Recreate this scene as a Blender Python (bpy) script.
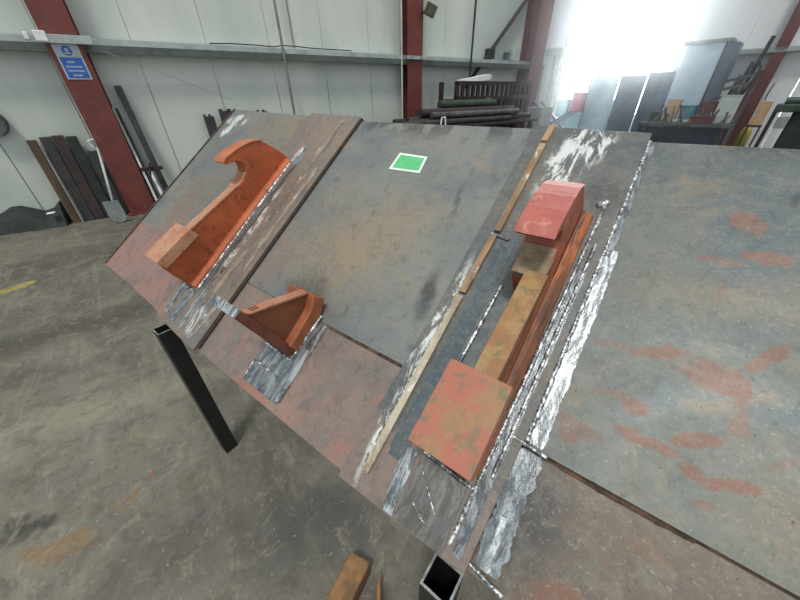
import bpy, math, random
from mathutils import Vector, Matrix
random.seed(7)
S = bpy.context.scene
COL = S.collection
for o in list(bpy.data.objects): bpy.data.objects.remove(o)

# ------------------------------------------------------------------ camera
R_ = Vector((0.99980, -0.010935, -0.016525)); U_ = Vector((0.019815, 0.551741, 0.833780)); F_ = Vector((0.0, 0.833944, -0.551850))
cam = bpy.data.cameras.new('camera'); co = bpy.data.objects.new('camera', cam); COL.objects.link(co)
cam.sensor_width = 36; cam.lens = 36 * 307.46 / 800; cam.clip_start = 0.02; cam.clip_end = 200
co.matrix_world = Matrix(((R_.x, U_.x, -F_.x, 0), (R_.y, U_.y, -F_.y, 0), (R_.z, U_.z, -F_.z, 1.6), (0, 0, 0, 1)))
S.camera = co

# ------------------------------------------------------------------ world, sun, exposure
w = bpy.data.worlds.new('overcast_sky'); S.world = w; w.use_nodes = True
nt = w.node_tree; bg = nt.nodes['Background']
# overcast sky, brightest low down on the side the doorway faces
tcw = nt.nodes.new('ShaderNodeTexCoord'); dt = nt.nodes.new('ShaderNodeVectorMath'); dt.operation = 'DOT_PRODUCT'
nt.links.new(tcw.outputs['Generated'], dt.inputs[0]); dt.inputs[1].default_value = (0.49, 0.86, 0.12)
mr = nt.nodes.new('ShaderNodeMapRange'); mr.interpolation_type = 'SMOOTHSTEP'; nt.links.new(dt.outputs['Value'], mr.inputs[0])
mr.inputs[1].default_value = .86; mr.inputs[2].default_value = .985; mr.inputs[3].default_value = .78; mr.inputs[4].default_value = 22.0
bg.inputs[0].default_value = (0.92, 0.98, 1.0, 1); nt.links.new(mr.outputs[0], bg.inputs[1])
sun = bpy.data.lights.new('daylight_sun', 'SUN'); sun.energy = 2.1; sun.angle = math.radians(9); sun.color = (1.0, 0.98, 0.93)
so = bpy.data.objects.new('daylight_sun', sun); COL.objects.link(so)
so.rotation_euler = Vector((0.08, 0.44, -1.0)).to_track_quat('-Z', 'Y').to_euler()
S.view_settings.view_transform = 'Standard'; S.view_settings.look = 'None'
S.view_settings.exposure = 0.0; S.view_settings.gamma = 1.0; S.view_settings.use_curve_mapping = False

# ------------------------------------------------------------------ frames
def frame(o, x, y, z):
    return Matrix(((x[0], y[0], z[0], o[0]), (x[1], y[1], z[1], o[1]), (x[2], y[2], z[2], o[2]), (0, 0, 0, 1)))
L_ = (-0.7922242, 0.6102301, 0.0); C_ = (0.4990664, 0.6479072, 0.5754555); N_ = (-0.3511603, -0.4558898, 0.8178331)
P0 = (-0.921, 0.97, 0.821)
FP = frame(P0, tuple(-a for a in L_), C_, N_)                  # the sloping steel: u along, v up the slope, w off the steel
FA = frame((-5.46791, 4.89863, 0), (0.843369, 0.537335, 0), (-0.537335, 0.843369, 0), (0, 0, 1))   # left wall: s, -(distance into room), z
FB = frame((4.01999, 10.94365, 0), (0.680106, -0.733114, 0), (0.733114, 0.680106, 0), (0, 0, 1))   # back wall
FW = Matrix.Identity(4)

# ------------------------------------------------------------------ material kit
class NM:
    def __init__(s, name):
        s.m = bpy.data.materials.new(name); s.m.use_nodes = True
        s.nt = s.m.node_tree; s.b = s.nt.nodes['Principled BSDF']
        s.tc = s.nt.nodes.new('ShaderNodeTexCoord')
        s.P = s.tc.outputs['Object']
    def n(s, t, **k):
        x = s.nt.nodes.new(t)
        for a, v in k.items(): setattr(x, a, v)
        return x
    def l(s, a, b): s.nt.links.new(a, b)
    def put(s, sock, v):
        if hasattr(v, 'is_linked') or isinstance(v, bpy.types.NodeSocket): s.l(v, sock)
        else:
            if isinstance(v, tuple) and len(v) == 3 and sock.type == 'RGBA': v = v + (1,)
            sock.default_value = v
    def noise(s, scale, detail=4, rough=.6, dist=0, vec=None, sc=None):
        v = vec or s.P
        if sc:
            mp = s.n('ShaderNodeMapping'); s.l(v, mp.inputs[0]); mp.inputs['Scale'].default_value = sc; v = mp.outputs[0]
        x = s.n('ShaderNodeTexNoise'); s.l(v, x.inputs['Vector'])
        x.inputs['Scale'].default_value = scale; x.inputs['Detail'].default_value = detail
        x.inputs['Roughness'].default_value = rough; x.inputs['Distortion'].default_value = dist
        return x.outputs['Fac']
    def ramp(s, v, a, b, lo=0., hi=1.):
        x = s.n('ShaderNodeMapRange'); x.clamp = True; x.interpolation_type = 'SMOOTHSTEP'
        s.put(x.inputs[0], v); x.inputs[1].default_value = a; x.inputs[2].default_value = b
        x.inputs[3].default_value = lo; x.inputs[4].default_value = hi
        return x.outputs[0]
    def math(s, op, a, b=0., c=None):
        x = s.n('ShaderNodeMath', operation=op); s.put(x.inputs[0], a); s.put(x.inputs[1], b)
        if c is not None: s.put(x.inputs[2], c)
        return x.outputs[0]
    def mul(s, a, b): return s.math('MULTIPLY', a, b)
    def mx(s, a, b): return s.math('MAXIMUM', a, b)
    def mix(s, f, a, b):
        x = s.n('ShaderNodeMix', data_type='RGBA'); s.put(x.inputs[0], f); s.put(x.inputs[6], a); s.put(x.inputs[7], b)
        return x.outputs[2]
    def xyz(s, vec=None):
        x = s.n('ShaderNodeSeparateXYZ'); s.l(vec or s.P, x.inputs[0]); return x.outputs
    def warp(s, amt, scale):
        x = s.n('ShaderNodeTexNoise'); s.l(s.P, x.inputs['Vector']); x.inputs['Scale'].default_value = scale; x.inputs['Detail'].default_value = 4
        a = s.n('ShaderNodeVectorMath', operation='SUBTRACT'); s.l(x.outputs['Color'], a.inputs[0]); a.inputs[1].default_value = (.5, .5, .5)
        b = s.n('ShaderNodeVectorMath', operation='SCALE'); s.l(a.outputs[0], b.inputs[0]); b.inputs['Scale'].default_value = amt
        c = s.n('ShaderNodeVectorMath', operation='ADD'); s.l(b.outputs[0], c.inputs[0]); s.l(s.P, c.inputs[1])
        return c.outputs[0]
    def ell(s, cx, cy, rx, ry, ang=0, soft=.5, vec=None):
        a = s.n('ShaderNodeVectorMath', operation='SUBTRACT'); s.l(vec or s.P, a.inputs[0]); a.inputs[1].default_value = (cx, cy, 0)
        mp = s.n('ShaderNodeVectorRotate', rotation_type='Z_AXIS'); s.l(a.outputs[0], mp.inputs['Vector']); mp.inputs['Angle'].default_value = -math.radians(ang)
        b = s.n('ShaderNodeVectorMath', operation='MULTIPLY'); s.l(mp.outputs[0], b.inputs[0]); b.inputs[1].default_value = (1 / rx, 1 / ry, 0)
        c = s.n('ShaderNodeVectorMath', operation='LENGTH'); s.l(b.outputs[0], c.inputs[0])
        return s.ramp(c.outputs['Value'], 1 - soft, 1 + soft, 1, 0)
    def bump(s, h, strength=.3, dist=.01):
        x = s.n('ShaderNodeBump'); x.inputs['Strength'].default_value = strength; x.inputs['Distance'].default_value = dist
        s.l(h, x.inputs['Height']); s.l(x.outputs[0], s.b.inputs['Normal'])
    def fin(s, col, rough=.6, metal=0., spec=None):
        s.put(s.b.inputs['Base Color'], col); s.put(s.b.inputs['Roughness'], rough); s.put(s.b.inputs['Metallic'], metal)
        if spec is not None: s.b.inputs['Specular IOR Level'].default_value = spec
        return s.m
def rgb(r, g, b):
    f = lambda c: c / 255 / 12.92 if c / 255 <= .04045 else ((c / 255 + .055) / 1.055) ** 2.4
    return (f(r), f(g), f(b))
def two(name, a, b, scale=8, rough=.6, metal=0., bump=.15, lo=.35, hi=.65, c=None, sc=None, cr=(.56, .68)):
    q = NM(name); n1 = q.noise(scale, 6, .65, .3, sc=sc)
    col = q.mix(q.ramp(n1, lo, hi), rgb(*a), rgb(*b))
    if c: col = q.mix(q.ramp(q.noise(scale * 2.7, 5, .7, .5, sc=sc), *cr), col, rgb(*c))
    q.bump(q.noise(scale * 6, 4), bump, .004)
    return q.fin(col, rough, metal)

# --- the mill-scaled plates
def steel(name, base=((92, 101, 103), (112, 116, 113)), rust=(128, 74, 52), tan=(136, 118, 94), blobs=(), tans=(), darks=(), whites=(),
          low=None, lowcol=(142, 108, 96), rthr=(.60, .70), metal=.35, rough=(.44, .62), topdark=False):
    q = NM(name)
    big = q.noise(2.6, 6, .6, .6); fine = q.noise(38, 5, .7)
    col = q.mix(q.ramp(big, .35, .65), rgb(*base[0]), rgb(*base[1]))
    col = q.mix(q.ramp(q.noise(5.5, 8, .7, .9), .52, .74, 0, .55), col, rgb(*tan))
    wp = q.warp(.16, 7)
    wf = q.warp(.045, 22)
    for (cx, cy, rx, ry, an, am) in tans:
        k = q.mul(q.ell(cx, cy, rx, ry, an, .6, wp), q.ramp(q.noise(60, 4, .8), .38, .62, .35, 1))
        col = q.mix(q.mul(k, am), col, rgb(*tan))
    if low is not None:
        v = q.xyz(wf)[1]
        k = q.mul(q.ramp(v, low - .02, low + .03, 1, 0), q.ramp(q.noise(5, 5, .6), .3, .6, .55, 1))
        col = q.mix(k, col, rgb(*lowcol))
        col = q.mix(q.mul(q.ramp(v, low - .02, low + .03, 1, 0), q.ramp(q.noise(4.2, 4, .5), .55, .66, 0, .6)), col, rgb(100, 98, 98))
    wr = q.warp(.02, 30); rag = q.math('MULTIPLY', q.math('SUBTRACT', q.noise(34, 6, .75), .5), 1.5)
    rm = q.ramp(q.noise(3.2, 9, .72, 1.2), rthr[0], rthr[1], 0, .6)
    for (cx, cy, rx, ry, an, am) in blobs:
        e = q.ell(cx, cy, rx * 1.15, ry * 1.25, an, .75, wr)
        rm = q.mx(rm, q.mul(q.ramp(q.math('ADD', e, rag), .42, .80), am * .8))
    col = q.mix(rm, col, rgb(*rust))
    dm = None
    for (cx, cy, rx, ry, an, am) in darks:
        k = q.mul(q.ell(cx, cy, rx, ry, an, .7, wf), am); dm = k if dm is None else q.mx(dm, k)
    if topdark:
        v = q.xyz()[1]
        k = q.mul(q.ramp(v, 1.09, 1.19, 0, 1), q.ramp(q.noise(9, 4, .6, .5, sc=(1, .55, 1)), .47, .54, 0, .75)); dm = k if dm is None else q.mx(dm, k)
    if dm is not None: col = q.mix(dm, col, rgb(58, 60, 62))
    col = q.mix(q.ramp(q.noise(26, 8, .8, .4), .44, .62, 0, .30), col, rgb(134, 130, 118))
    col = q.mix(q.ramp(q.noise(17, 8, .8, .6), .50, .66, 0, .42), col, rgb(70, 72, 72))
    col = q.mix(q.ramp(q.noise(120, 3, .8), .58, .70, 0, .45), col, rgb(160, 152, 136))
    col = q.mix(q.ramp(q.noise(75, 3, .8), .62, .72, 0, .6), col, rgb(56, 52, 50))
    for (cx, cy, rx, ry, an) in whites:
        k = q.mul(q.ell(cx, cy, rx, ry, an, .25, wf), q.ramp(q.noise(16, 6, .8, 1.5, sc=(1, .35, 1)), .46, .54))
        col = q.mix(k, col, rgb(205, 208, 206))
    q.bump(q.noise(45, 6, .7), .18, .003)
    return q.fin(col, q.ramp(big, .3, .7, rough[0], rough[1]), q.math('MULTIPLY', q.math('SUBTRACT', 1.0, rm), metal))
def ground(name, a=(126, 132, 136), b=(206, 211, 214), c=(78, 82, 84), metal=.7, rough=.36):
    q = NM(name)
    st = q.noise(14, 7, .75, .8, sc=(3.2, .5, 1)); st2 = q.noise(70, 4, .8, sc=(1, .4, 1))
    col = q.mix(q.ramp(st, .42, .6), rgb(*a), rgb(*b))
    col = q.mix(q.ramp(q.noise(16, 7, .75, 1.2, sc=(2, .6, 1)), .48, .58, 0, .85), col, rgb(*c))
    col = q.mix(q.ramp(st2, .6, .7, 0, .5), col, rgb(60, 58, 56))
    q.bump(st2, .5, .003)
    return q.fin(col, rough, metal)
m_left = steel('plate_scale_left', base=((102, 110, 112), (122, 122, 116)), blobs=[(-.62, .45, .1, .25, 20, .35)], tans=[(-.25, 1.12, .3, .12, 0, .7), (-.55, .62, .12, .3, -20, .5)], low=.34, lowcol=(150, 112, 104), whites=[(-.82, 1.17, .12, .045, 0), (-.86, 1.08, .04, .05, 0)])
m_mid = steel('plate_scale_middle', base=((106, 114, 116), (126, 128, 122)), tan=(150, 130, 104), blobs=[(.27, .42, .06, .12, 0, .3)], tans=[(.62, .66, .17, .13, 20, .85), (.50, .5, .22, .14, 0, .75), (.76, .8, .1, .07, 0, .45), (.36, .72, .1, .2, 0, .35)],
              darks=[(.925, .53, .022, .075, 8, .85), (.5, .37, .09, .075, 30, .7), (.86, .86, .008, .06, 10, .6)], topdark=True, rthr=(.66, .76))
m_midlow = steel('plate_rusty_lower', base=((112, 104, 100), (146, 116, 104)), rust=(150, 96, 78), tan=(140, 112, 100), rthr=(.5, .62), darks=[(.52, .29, .05, .03, 0, .7)], metal=.2)
m_strip = steel('plate_doubler', base=((80, 88, 92), (104, 102, 98)), tan=(112, 98, 86), darks=[(1.24, .95, .05, .05, 0, .5)], whites=[(1.135, 1.08, .055, .16, -12), (1.16, 1.14, .06, .08, 0), (1.0, .35, .02, .3, 0)], low=.17, lowcol=(128, 112, 104), rthr=(.62, .72))
m_stripl = steel('plate_doubler_rust', base=((112, 108, 104), (140, 122, 106)), rust=(138, 98, 72), tan=(140, 116, 94), rthr=(.48, .6), whites=[(-.02, .95, .03, .06, 20), (.02, .45, .03, .3, 0), (.1, .1, .06, .06, 0)])
RB = [(1.532, 0.942, 0.033, 0.02, -34, 0.8), (1.583, 0.861, 0.04, 0.016, 4, 0.8), (1.509, 0.831, 0.04, 0.01, 1, 0.5), (1.522, 0.758, 0.034, 0.006, -90, 0.35), (1.464, 0.589, 0.045, 0.013, 25, 0.75), (1.555, 0.573, 0.045, 0.026, -11, 0.9), (1.611, 0.643, 0.047, 0.011, 58, 0.85), (1.594, 0.528, 0.047, 0.008, -70, 0.6), (1.451, 0.462, 0.021, 0.014, 8, 0.8), (1.466, 0.407, 0.032, 0.01, 2, 0.85), (1.51, 0.408, 0.022, 0.009, -10, 0.85), (1.547, 0.445, 0.045, 0.01, 32, 0.85), (1.552, 0.392, 0.02, 0.009, 0, 0.9), (1.601, 0.396, 0.038, 0.009, 23, 0.9), (1.595, 0.501, 0.013, 0.016, -18, 0.6), (1.653, 0.464, 0.024, 0.006, 46, 0.4), (1.58, 0.35, 0.012, 0.006, 33, 0.6), (1.375, 0.374, 0.043, 0.016, -5, 0.55), (1.385, 0.57, 0.045, 0.009, 10, 0.4), (1.27, 0.532, 0.03, 0.015, 77, 0.3), (1.367, 0.353, 0.024, 0.014, -22, 0.6), (1.418, 0.469, 0.03, 0.008, 8, 0.5)]
m_right = steel('plate_scale_right', base=((84, 94, 97), (104, 108, 103)), blobs=RB, rust=(128, 82, 62), tans=[(1.6, .75, .2, .05, 10, .4), (1.75, .4, .15, .1, 0, .6)], topdark=True, rthr=(.66, .78), darks=[(1.60, 1.02, .01, .015, 0, .7)])
m_rightlow = steel('plate_rusty_right', base=((84, 80, 74), (104, 94, 82)), rust=(124, 80, 58), tan=(110, 92, 72), rthr=(.52, .68), darks=[(1.36, .17, .05, .1, 0, .8)], blobs=[(1.45, .06, .06, .05, 0, .9)], metal=.25)
m_edge = two('cut_edge_steel', (60, 56, 54), (110, 84, 70), 20, .6, .3)
m_ground = ground('brushed_bare_steel')
m_groundd = ground('brushed_dull_steel', a=(112, 118, 122), b=(150, 156, 160), c=(78, 82, 86), metal=.6, rough=.36)
def weldmat():
    q = NM('weld_metal'); n = q.noise(60, 5, .8)
    col = q.mix(q.ramp(n, .45, .6), rgb(96, 98, 100), rgb(225, 228, 230))
    q.bump(q.noise(110, 3), .5, .003); return q.fin(col, .42, .6)
m_weld = weldmat()
m_scar = two('scaly_scar', (150, 134, 118), (108, 98, 90), 16, .6, .2, .6, c=(188, 176, 160), sc=(1, .3, 1), lo=.42, hi=.58)
m_barpale = two('pale_scaly_bar', (186, 176, 156), (140, 124, 104), 18, .6, .2, .5, c=(212, 210, 204), sc=(1, .4, 1))
m_bar = two('scaly_flat_bar', (168, 140, 108), (128, 104, 80), 14, .7, .1, .5, c=(196, 192, 184), sc=(1, .4, 1))
m_groove = two('dark_joint_gap', (40, 34, 30), (70, 48, 36), 30, .9)
m_crack = two('rusty_joint', (44, 34, 28), (92, 68, 52), 30, .9)
m_green = two('green_paint', (92, 188, 126), (82, 176, 116), 60, .5, 0, .05)
m_whitep = two('white_paint', (226, 240, 226), (200, 224, 206), 60, .5, 0, .05)
m_or = two('orange_primer', (180, 90, 46), (154, 76, 40), 7, .6, 0, .3, c=(128, 62, 34), cr=(.52, .68))
m_redflank = two('red_brown_flank', (160, 88, 62), (132, 66, 46), 14, .6, 0, .3, c=(96, 60, 44))
m_ridge = two('orange_brown_ridge', (176, 96, 48), (116, 66, 40), 22, .6, .1, .4, c=(84, 56, 42))
m_seat = two('olive_seat', (142, 124, 98), (104, 92, 70), 18, .65, 0, .3, c=(164, 120, 96))
m_ortop = two('pale_top_primer', (174, 134, 106), (164, 110, 80), 16, .6, 0, .3, c=(160, 84, 50))  # paler tone for the top faces of the orange hook
m_orhook = two('orange_hook_primer', (180, 106, 70), (160, 86, 54), 14, .6, 0, .3)
m_red = two('red_primer', (172, 94, 84), (156, 80, 70), 10, .6, 0, .3, c=(184, 124, 108))
m_yel = two('ochre_primer', (152, 122, 78), (142, 98, 62), 14, .6, 0, .3, c=(112, 100, 66), lo=.42, hi=.56, cr=(.5, .66))
m_patch = two('mottled_primer', (164, 98, 80), (150, 114, 82), 12, .65, 0, .4, c=(116, 104, 82), lo=.44, hi=.58, cr=(.48, .66))
m_rorange = two('rusty_orange_flank', (168, 98, 56), (110, 68, 46), 14, .6, .1, .4, c=(74, 50, 40), sc=(2.2, .25, 2.2), lo=.42, hi=.56, cr=(.5, .62))
m_brown = two('brown_primer', (122, 74, 46), (104, 64, 42), 12, .6, 0, .2)
m_browntop = two('pale_brown_edge', (168, 118, 94), (148, 96, 74), 18, .6, 0, .3)
m_maroon = two('dark_red_strip', (112, 64, 48), (92, 52, 40), 16, .6, 0, .2)
m_brorange = two('orange_flange', (158, 92, 58), (132, 76, 50), 16, .6, 0, .3)

def concrete():
    q = NM('workshop_concrete')
    n1 = q.noise(.9, 8, .65, .8); n2 = q.noise(5, 8, .7, .5); n3 = q.noise(40, 4, .8)
    col = q.mix(q.ramp(n1, .35, .65), rgb(78, 75, 68), rgb(110, 107, 95))
    col = q.mix(q.ramp(n2, .42, .66, 0, .6), col, rgb(104, 102, 98))
    col = q.mix(q.ramp(q.noise(3.0, 9, .75, 1.5), .56, .7, 0, .55), col, rgb(64, 62, 58))
    col = q.mix(q.ramp(q.noise(1.6, 8, .7, 1.2), .56, .72, 0, .5), col, rgb(128, 118, 92))
    # drag marks along one direction
    rt = q.n('ShaderNodeVectorRotate', rotation_type='Z_AXIS'); q.l(q.P, rt.inputs['Vector']); rt.inputs['Angle'].default_value = .9
    st = q.noise(3, 6, .7, .4, vec=rt.outputs[0], sc=(.35, 3, 1))
    col = q.mix(q.ramp(st, .5, .68, 0, .5), col, rgb(128, 123, 108))
    wf = q.warp(.25, 9); wp = q.warp(.12, 30)
    for (x, y, rx, ry, an, c, am) in [(-1.72, .60, .09, .04, 20, (52, 52, 48), .9), (-1.5, .52, .16, .05, 10, (128, 96, 58), .5), (-1.33, .72, .05, .028, 50, (120, 92, 56), .7), (-1.28, .86, .03, .02, 40, (124, 90, 56), .7),
                                  (-.95, .55, .25, .16, 30, (70, 68, 66), .6), (-.4, .62, .25, .14, 10, (60, 62, 62), .7), (-2.5, 2.3, .9, .16, 30, (66, 64, 58), .6), (-3.4, 1.6, 1.0, .2, 35, (60, 58, 54), .6), (-2.0, 1.2, .8, .12, 25, (134, 128, 110), .5), (-3.1, 4.0, 1.2, .3, 20, (78, 74, 66), .7)]:
        col = q.mix(q.mul(q.ell(x, y, rx, ry, an, .6, wf), am), col, rgb(*c))
    col = q.mix(q.mul(q.ell(-4.02, 2.80, .16, .07, 60, .2, wp), .8), col, rgb(156, 146, 66))
    col = q.mix(q.ramp(q.noise(9, 9, .8, .8), .46, .62, 0, .5), col, rgb(72, 68, 62))
    col = q.mix(q.ramp(q.noise(7, 9, .8, 1.4), .52, .66, 0, .45), col, rgb(142, 136, 118))
    col = q.mix(q.ramp(q.noise(4.4, 8, .75, 1.0), .58, .7, 0, .4), col, rgb(112, 88, 60))
    col = q.mix(q.ramp(n3, .60, .70, 0, .6), col, rgb(160, 156, 142))
    col = q.mix(q.ramp(q.noise(26, 3, .8), .68, .76, 0, .8), col, rgb(46, 42, 40))
    q.bump(q.noise(30, 6, .7), .2, .006)
    return q.fin(col, .72, 0, .3)
m_floor = concrete()
def cladding(name, a, b):
    q = NM(name)
    col = q.mix(q.ramp(q.noise(.8, 6, .6, .4, sc=(1, 1, .35)), .35, .65), rgb(*a), rgb(*b))
    z = q.xyz()[2]
    col = q.mix(q.mul(q.ramp(z, .1, .9, 1, 0), q.ramp(q.noise(2.5, 8, .75), .45, .7, 0, .45)), col, rgb(132, 138, 132))
    col = q.mix(q.ramp(q.noise(9, 6, .8, .3, sc=(1, 1, .5)), .62, .76, 0, .35), col, rgb(120, 126, 122))
    return q.fin(col, .55, 0, .3)
m_clad = cladding('wall_cladding', (180, 188, 182), (202, 206, 200))
m_cladb = cladding('wall_cladding_back', (230, 232, 234), (238, 240, 241))
m_clad2 = cladding('wall_lower_lining', (176, 184, 178), (192, 198, 192))
m_joint = two('panel_joint', (150, 158, 154), (166, 172, 166), 5)
m_colred = two('red_oxide_steelwork', (110, 50, 44), (92, 44, 40), 3, .6, 0, .1, c=(118, 68, 58))
m_galv = two('galvanised_rail', (150, 158, 156), (176, 182, 180), 4, .45, .3, .1)
m_railund = two('rail_lip_shade', (72, 82, 78), (88, 96, 90), 6, .6, .1, .1)  # dark tone carries the shade under the rail
m_galvd = two('dull_galvanised_steel', (104, 112, 110), (128, 134, 130), 6, .5, .3, .1)
m_black = two('black_painted_steel', (22, 24, 24), (34, 36, 34), 9, .45, .2, .1)
m_hollow = two('tube_hollow_shade', (8, 8, 8), (14, 14, 14), 9, .9)
m_rim = two('sawn_tube_rim', (160, 164, 160), (110, 116, 112), 40, .45, .4)
m_dark = two('dark_steel', (38, 40, 42), (58, 56, 54), 5, .6, .2)
m_darkb = two('dark_brown_steel', (58, 44, 40), (40, 34, 34), 6, .7, .1)
m_timb = two('brown_timber', (84, 66, 50), (62, 50, 38), 9, .8, 0, .3, sc=(1, 1, .2))
m_dkgreen = two('dark_green_pile', (36, 46, 40), (26, 32, 28), 8, .8)
m_grey = two('grey_paint', (116, 122, 120), (140, 146, 142), 7, .6)
m_lgrey = two('light_grey_paint', (186, 194, 192), (166, 174, 174), 7, .5)
m_blue = two('sign_blue', (38, 92, 168), (34, 84, 156), 30, .5, 0, .02)
m_sgrey = two('sign_grey', (168, 176, 186), (156, 166, 178), 30, .5, 0, .02)
m_cyan = two('pale_blue_sheet', (196, 214, 228), (172, 196, 214), 3, .4, .1, .05)
m_bluegrey = two('blue_grey_sheet', (92, 108, 124), (66, 80, 96), 3, .4, .2, .05)
m_teal = two('teal_tarpaulin', (56, 124, 138), (42, 104, 120), 4, .7)
m_pink = two('red_plastic', (196, 96, 106), (170, 70, 84), 5, .5)
m_white = two('white_paper', (226, 228, 226), (206, 210, 208), 9, .7)
m_yellow = two('yellow_plastic', (176, 164, 60), (150, 140, 50), 8, .5)
m_tan = two('tan_card', (190, 160, 124), (168, 138, 104), 8, .7)
m_green2 = two('dark_green_steel', (44, 66, 50), (32, 48, 38), 6, .5, .1)
m_floodb = two('bronze_floodlight', (92, 82, 58), (70, 62, 46), 8, .5, .2)
m_glass = two('floodlight_lens', (120, 122, 104), (100, 104, 90), 8, .2)
m_rustb = two('rusty_box_steel', (134, 98, 60), (100, 74, 50), 9, .75, .1, .4, c=(84, 66, 50), lo=.4, hi=.6)
m_apron = two('pale_yard_concrete', (214, 222, 226), (196, 206, 212), 1, .8)
m_mid_grey = two('clutter_steel', (96, 98, 100), (62, 62, 64), 8, .5, .4)
m_copper = two('brown_red_steel', (112, 70, 62), (80, 52, 50), 8, .6, .2)

# ------------------------------------------------------------------ mesh kit
class MB:
    def __init__(s, F=FW): s.F = F; s.v = []; s.f = []
    def hull(s, pts, faces):
        k = len(s.v); s.v += [Vector(p) for p in pts]; s.f += [tuple(i + k for i in f) for f in faces]; return s
    def box(s, x0, x1, y0, y1, z0, z1, M=None):
        p = [Vector((x, y, z)) for z in (z0, z1) for (x, y) in ((x0, y0), (x1, y0), (x1, y1), (x0, y1))]
        if M: p = [M @ q for q in p]
        return s.hull(p, [(3, 2, 1, 0), (4, 5, 6, 7), (0, 1, 5, 4), (1, 2, 6, 5), (2, 3, 7, 6), (3, 0, 4, 7)])
    def prism(s, poly, a0, a1, axis='x'):            # poly in the two other axes
        def mk(a, p):
            return {'x': (a, p[0], p[1]), 'y': (p[0], a, p[1]), 'z': (p[0], p[1], a)}[axis]
        n = len(poly)
        return s.hull([mk(a0, p) for p in poly] + [mk(a1, p) for p in poly],
                      [tuple(range(n))[::-1], tuple(range(n, 2 * n))] + [(i, (i + 1) % n, n + (i + 1) % n, n + i) for i in range(n)])
    def tube(s, a, b, r, n=10, r2=None):
        a = Vector(a); b = Vector(b); d = (b - a).normalized(); r2 = r if r2 is None else r2
        e = d.orthogonal().normalized(); g = d.cross(e)
        c = [(math.cos(2 * math.pi * i / n), math.sin(2 * math.pi * i / n)) for i in range(n)]
        return s.hull([a + e * x * r + g * y * r for x, y in c] + [b + e * x * r2 + g * y * r2 for x, y in c],
                      [tuple(range(n))[::-1], tuple(range(n, 2 * n))] + [(i, (i + 1) % n, n + (i + 1) % n, n + i) for i in range(n)])
    def path(s, pts, r, n=8):
        P = [Vector(p) for p in pts]; k = len(s.v); m = len(P)
        rr = r if hasattr(r, '__len__') else [r] * m
        e = None
        for i, p in enumerate(P):
            d = (P[min(i + 1, m - 1)] - P[max(i - 1, 0)]).normalized()
            e = (d.orthogonal() if e is None else (e - d * e.dot(d))).normalized(); g = d.cross(e)
            s.v += [p + e * math.cos(2 * math.pi * j / n) * rr[i] + g * math.sin(2 * math.pi * j / n) * rr[i] for j in range(n)]
        for i in range(m - 1):
            for j in range(n):
                a = k + i * n + j; b = k + i * n + (j + 1) % n; s.f.append((a, b, b + n, a + n))
        s.f.append(tuple(range(k, k + n))[::-1]); s.f.append(tuple(range(k + (m - 1) * n, k + m * n)))
        return s
    def bar(s, a, b, wx, wy, up=(0, 0, 1)):          # rectangular bar from a to b
        a = Vector(a); b = Vector(b); d = (b - a); l = d.length; d.normalize()
        x = d.cross(Vector(up)); x = x.normalized() if x.length > 1e-4 else d.orthogonal().normalized(); y = x.cross(d)
        M = Matrix(((x.x, y.x, d.x, a.x), (x.y, y.y, d.y, a.y), (x.z, y.z, d.z, a.z), (0, 0, 0, 1)))
        return s.box(-wx / 2, wx / 2, -wy / 2, wy / 2, 0, l, M)
def link(name, o, label=None, cat=None, group=None, kind=None):
    COL.objects.link(o)
    if label: o['label'] = label
    if cat: o['category'] = cat
    if group: o['group'] = group
    if kind: o['kind'] = kind
    return o
TM = {}
def mesh_of(mb, T, name, mat, bevel=0, smooth=False):
    K = T.inverted() @ mb.F
    me = bpy.data.meshes.new(name); me.from_pydata([K @ v for v in mb.v], [], mb.f); me.materials.append(mat)
    me.validate(); me.update()
    import bmesh
    bm = bmesh.new(); bm.from_mesh(me); bmesh.ops.recalc_face_normals(bm, faces=bm.faces)
    if bevel: bmesh.ops.bevel(bm, geom=list(bm.edges), offset=bevel, segments=2, affect='EDGES', profile=.5, clamp_overlap=True)
    bm.to_mesh(me); bm.free()
    if smooth:
        for p in me.polygons: p.use_smooth = True
    return me
def thing(name, label, cat, F, loc=(0, 0, 0), group=None):
    o = bpy.data.objects.new(name, None); T = F @ Matrix.Translation(loc); o.matrix_world = T
    link(name, o, label, cat, group); TM[o.name] = T; o.empty_display_size = .1
    return o
def part(name, mb, mat, parent, bevel=0, smooth=False, label=None, kind=None):
    T = TM[parent.name]
    o = bpy.data.objects.new(name, mesh_of(mb, T, name, mat, bevel, smooth)); link(name, o, label, None, None, kind)
    o.parent = parent; TM[o.name] = T
    return o
def solo(name, mb, mat, label, cat, loc=(0, 0, 0), group=None, bevel=0, smooth=False):
    T = mb.F @ Matrix.Translation(loc)
    o = bpy.data.objects.new(name, mesh_of(mb, T, name, mat, bevel, smooth)); o.matrix_world = T
    link(name, o, label, cat, group); TM[o.name] = T; return o
def struct(name, mb, mat, bevel=0):
    o = bpy.data.objects.new(name, mesh_of(mb, mb.F, name, mat, bevel)); o.matrix_world = mb.F; TM[o.name] = mb.F
    return link(name, o, kind='structure')

# ================================================================== THE SETTING
struct('floor', MB().box(-9, 12, -3, 16, -.12, 0), m_floor)
# left wall: cladding panels with open joints over a backing
wl = MB(FA)
s = -3.06
xs = []
while s < 11.25:
    xs.append(s); s += .99
for x in xs: wl.box(x + .004, min(x + .986, 11.3), 0, .008, 0, 5)
o = struct('wall_left', wl, m_clad)
part('wall_backing', MB(FA).box(-3.06, 11.4, .008, .12, 0, 5), m_joint, o)
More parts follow.
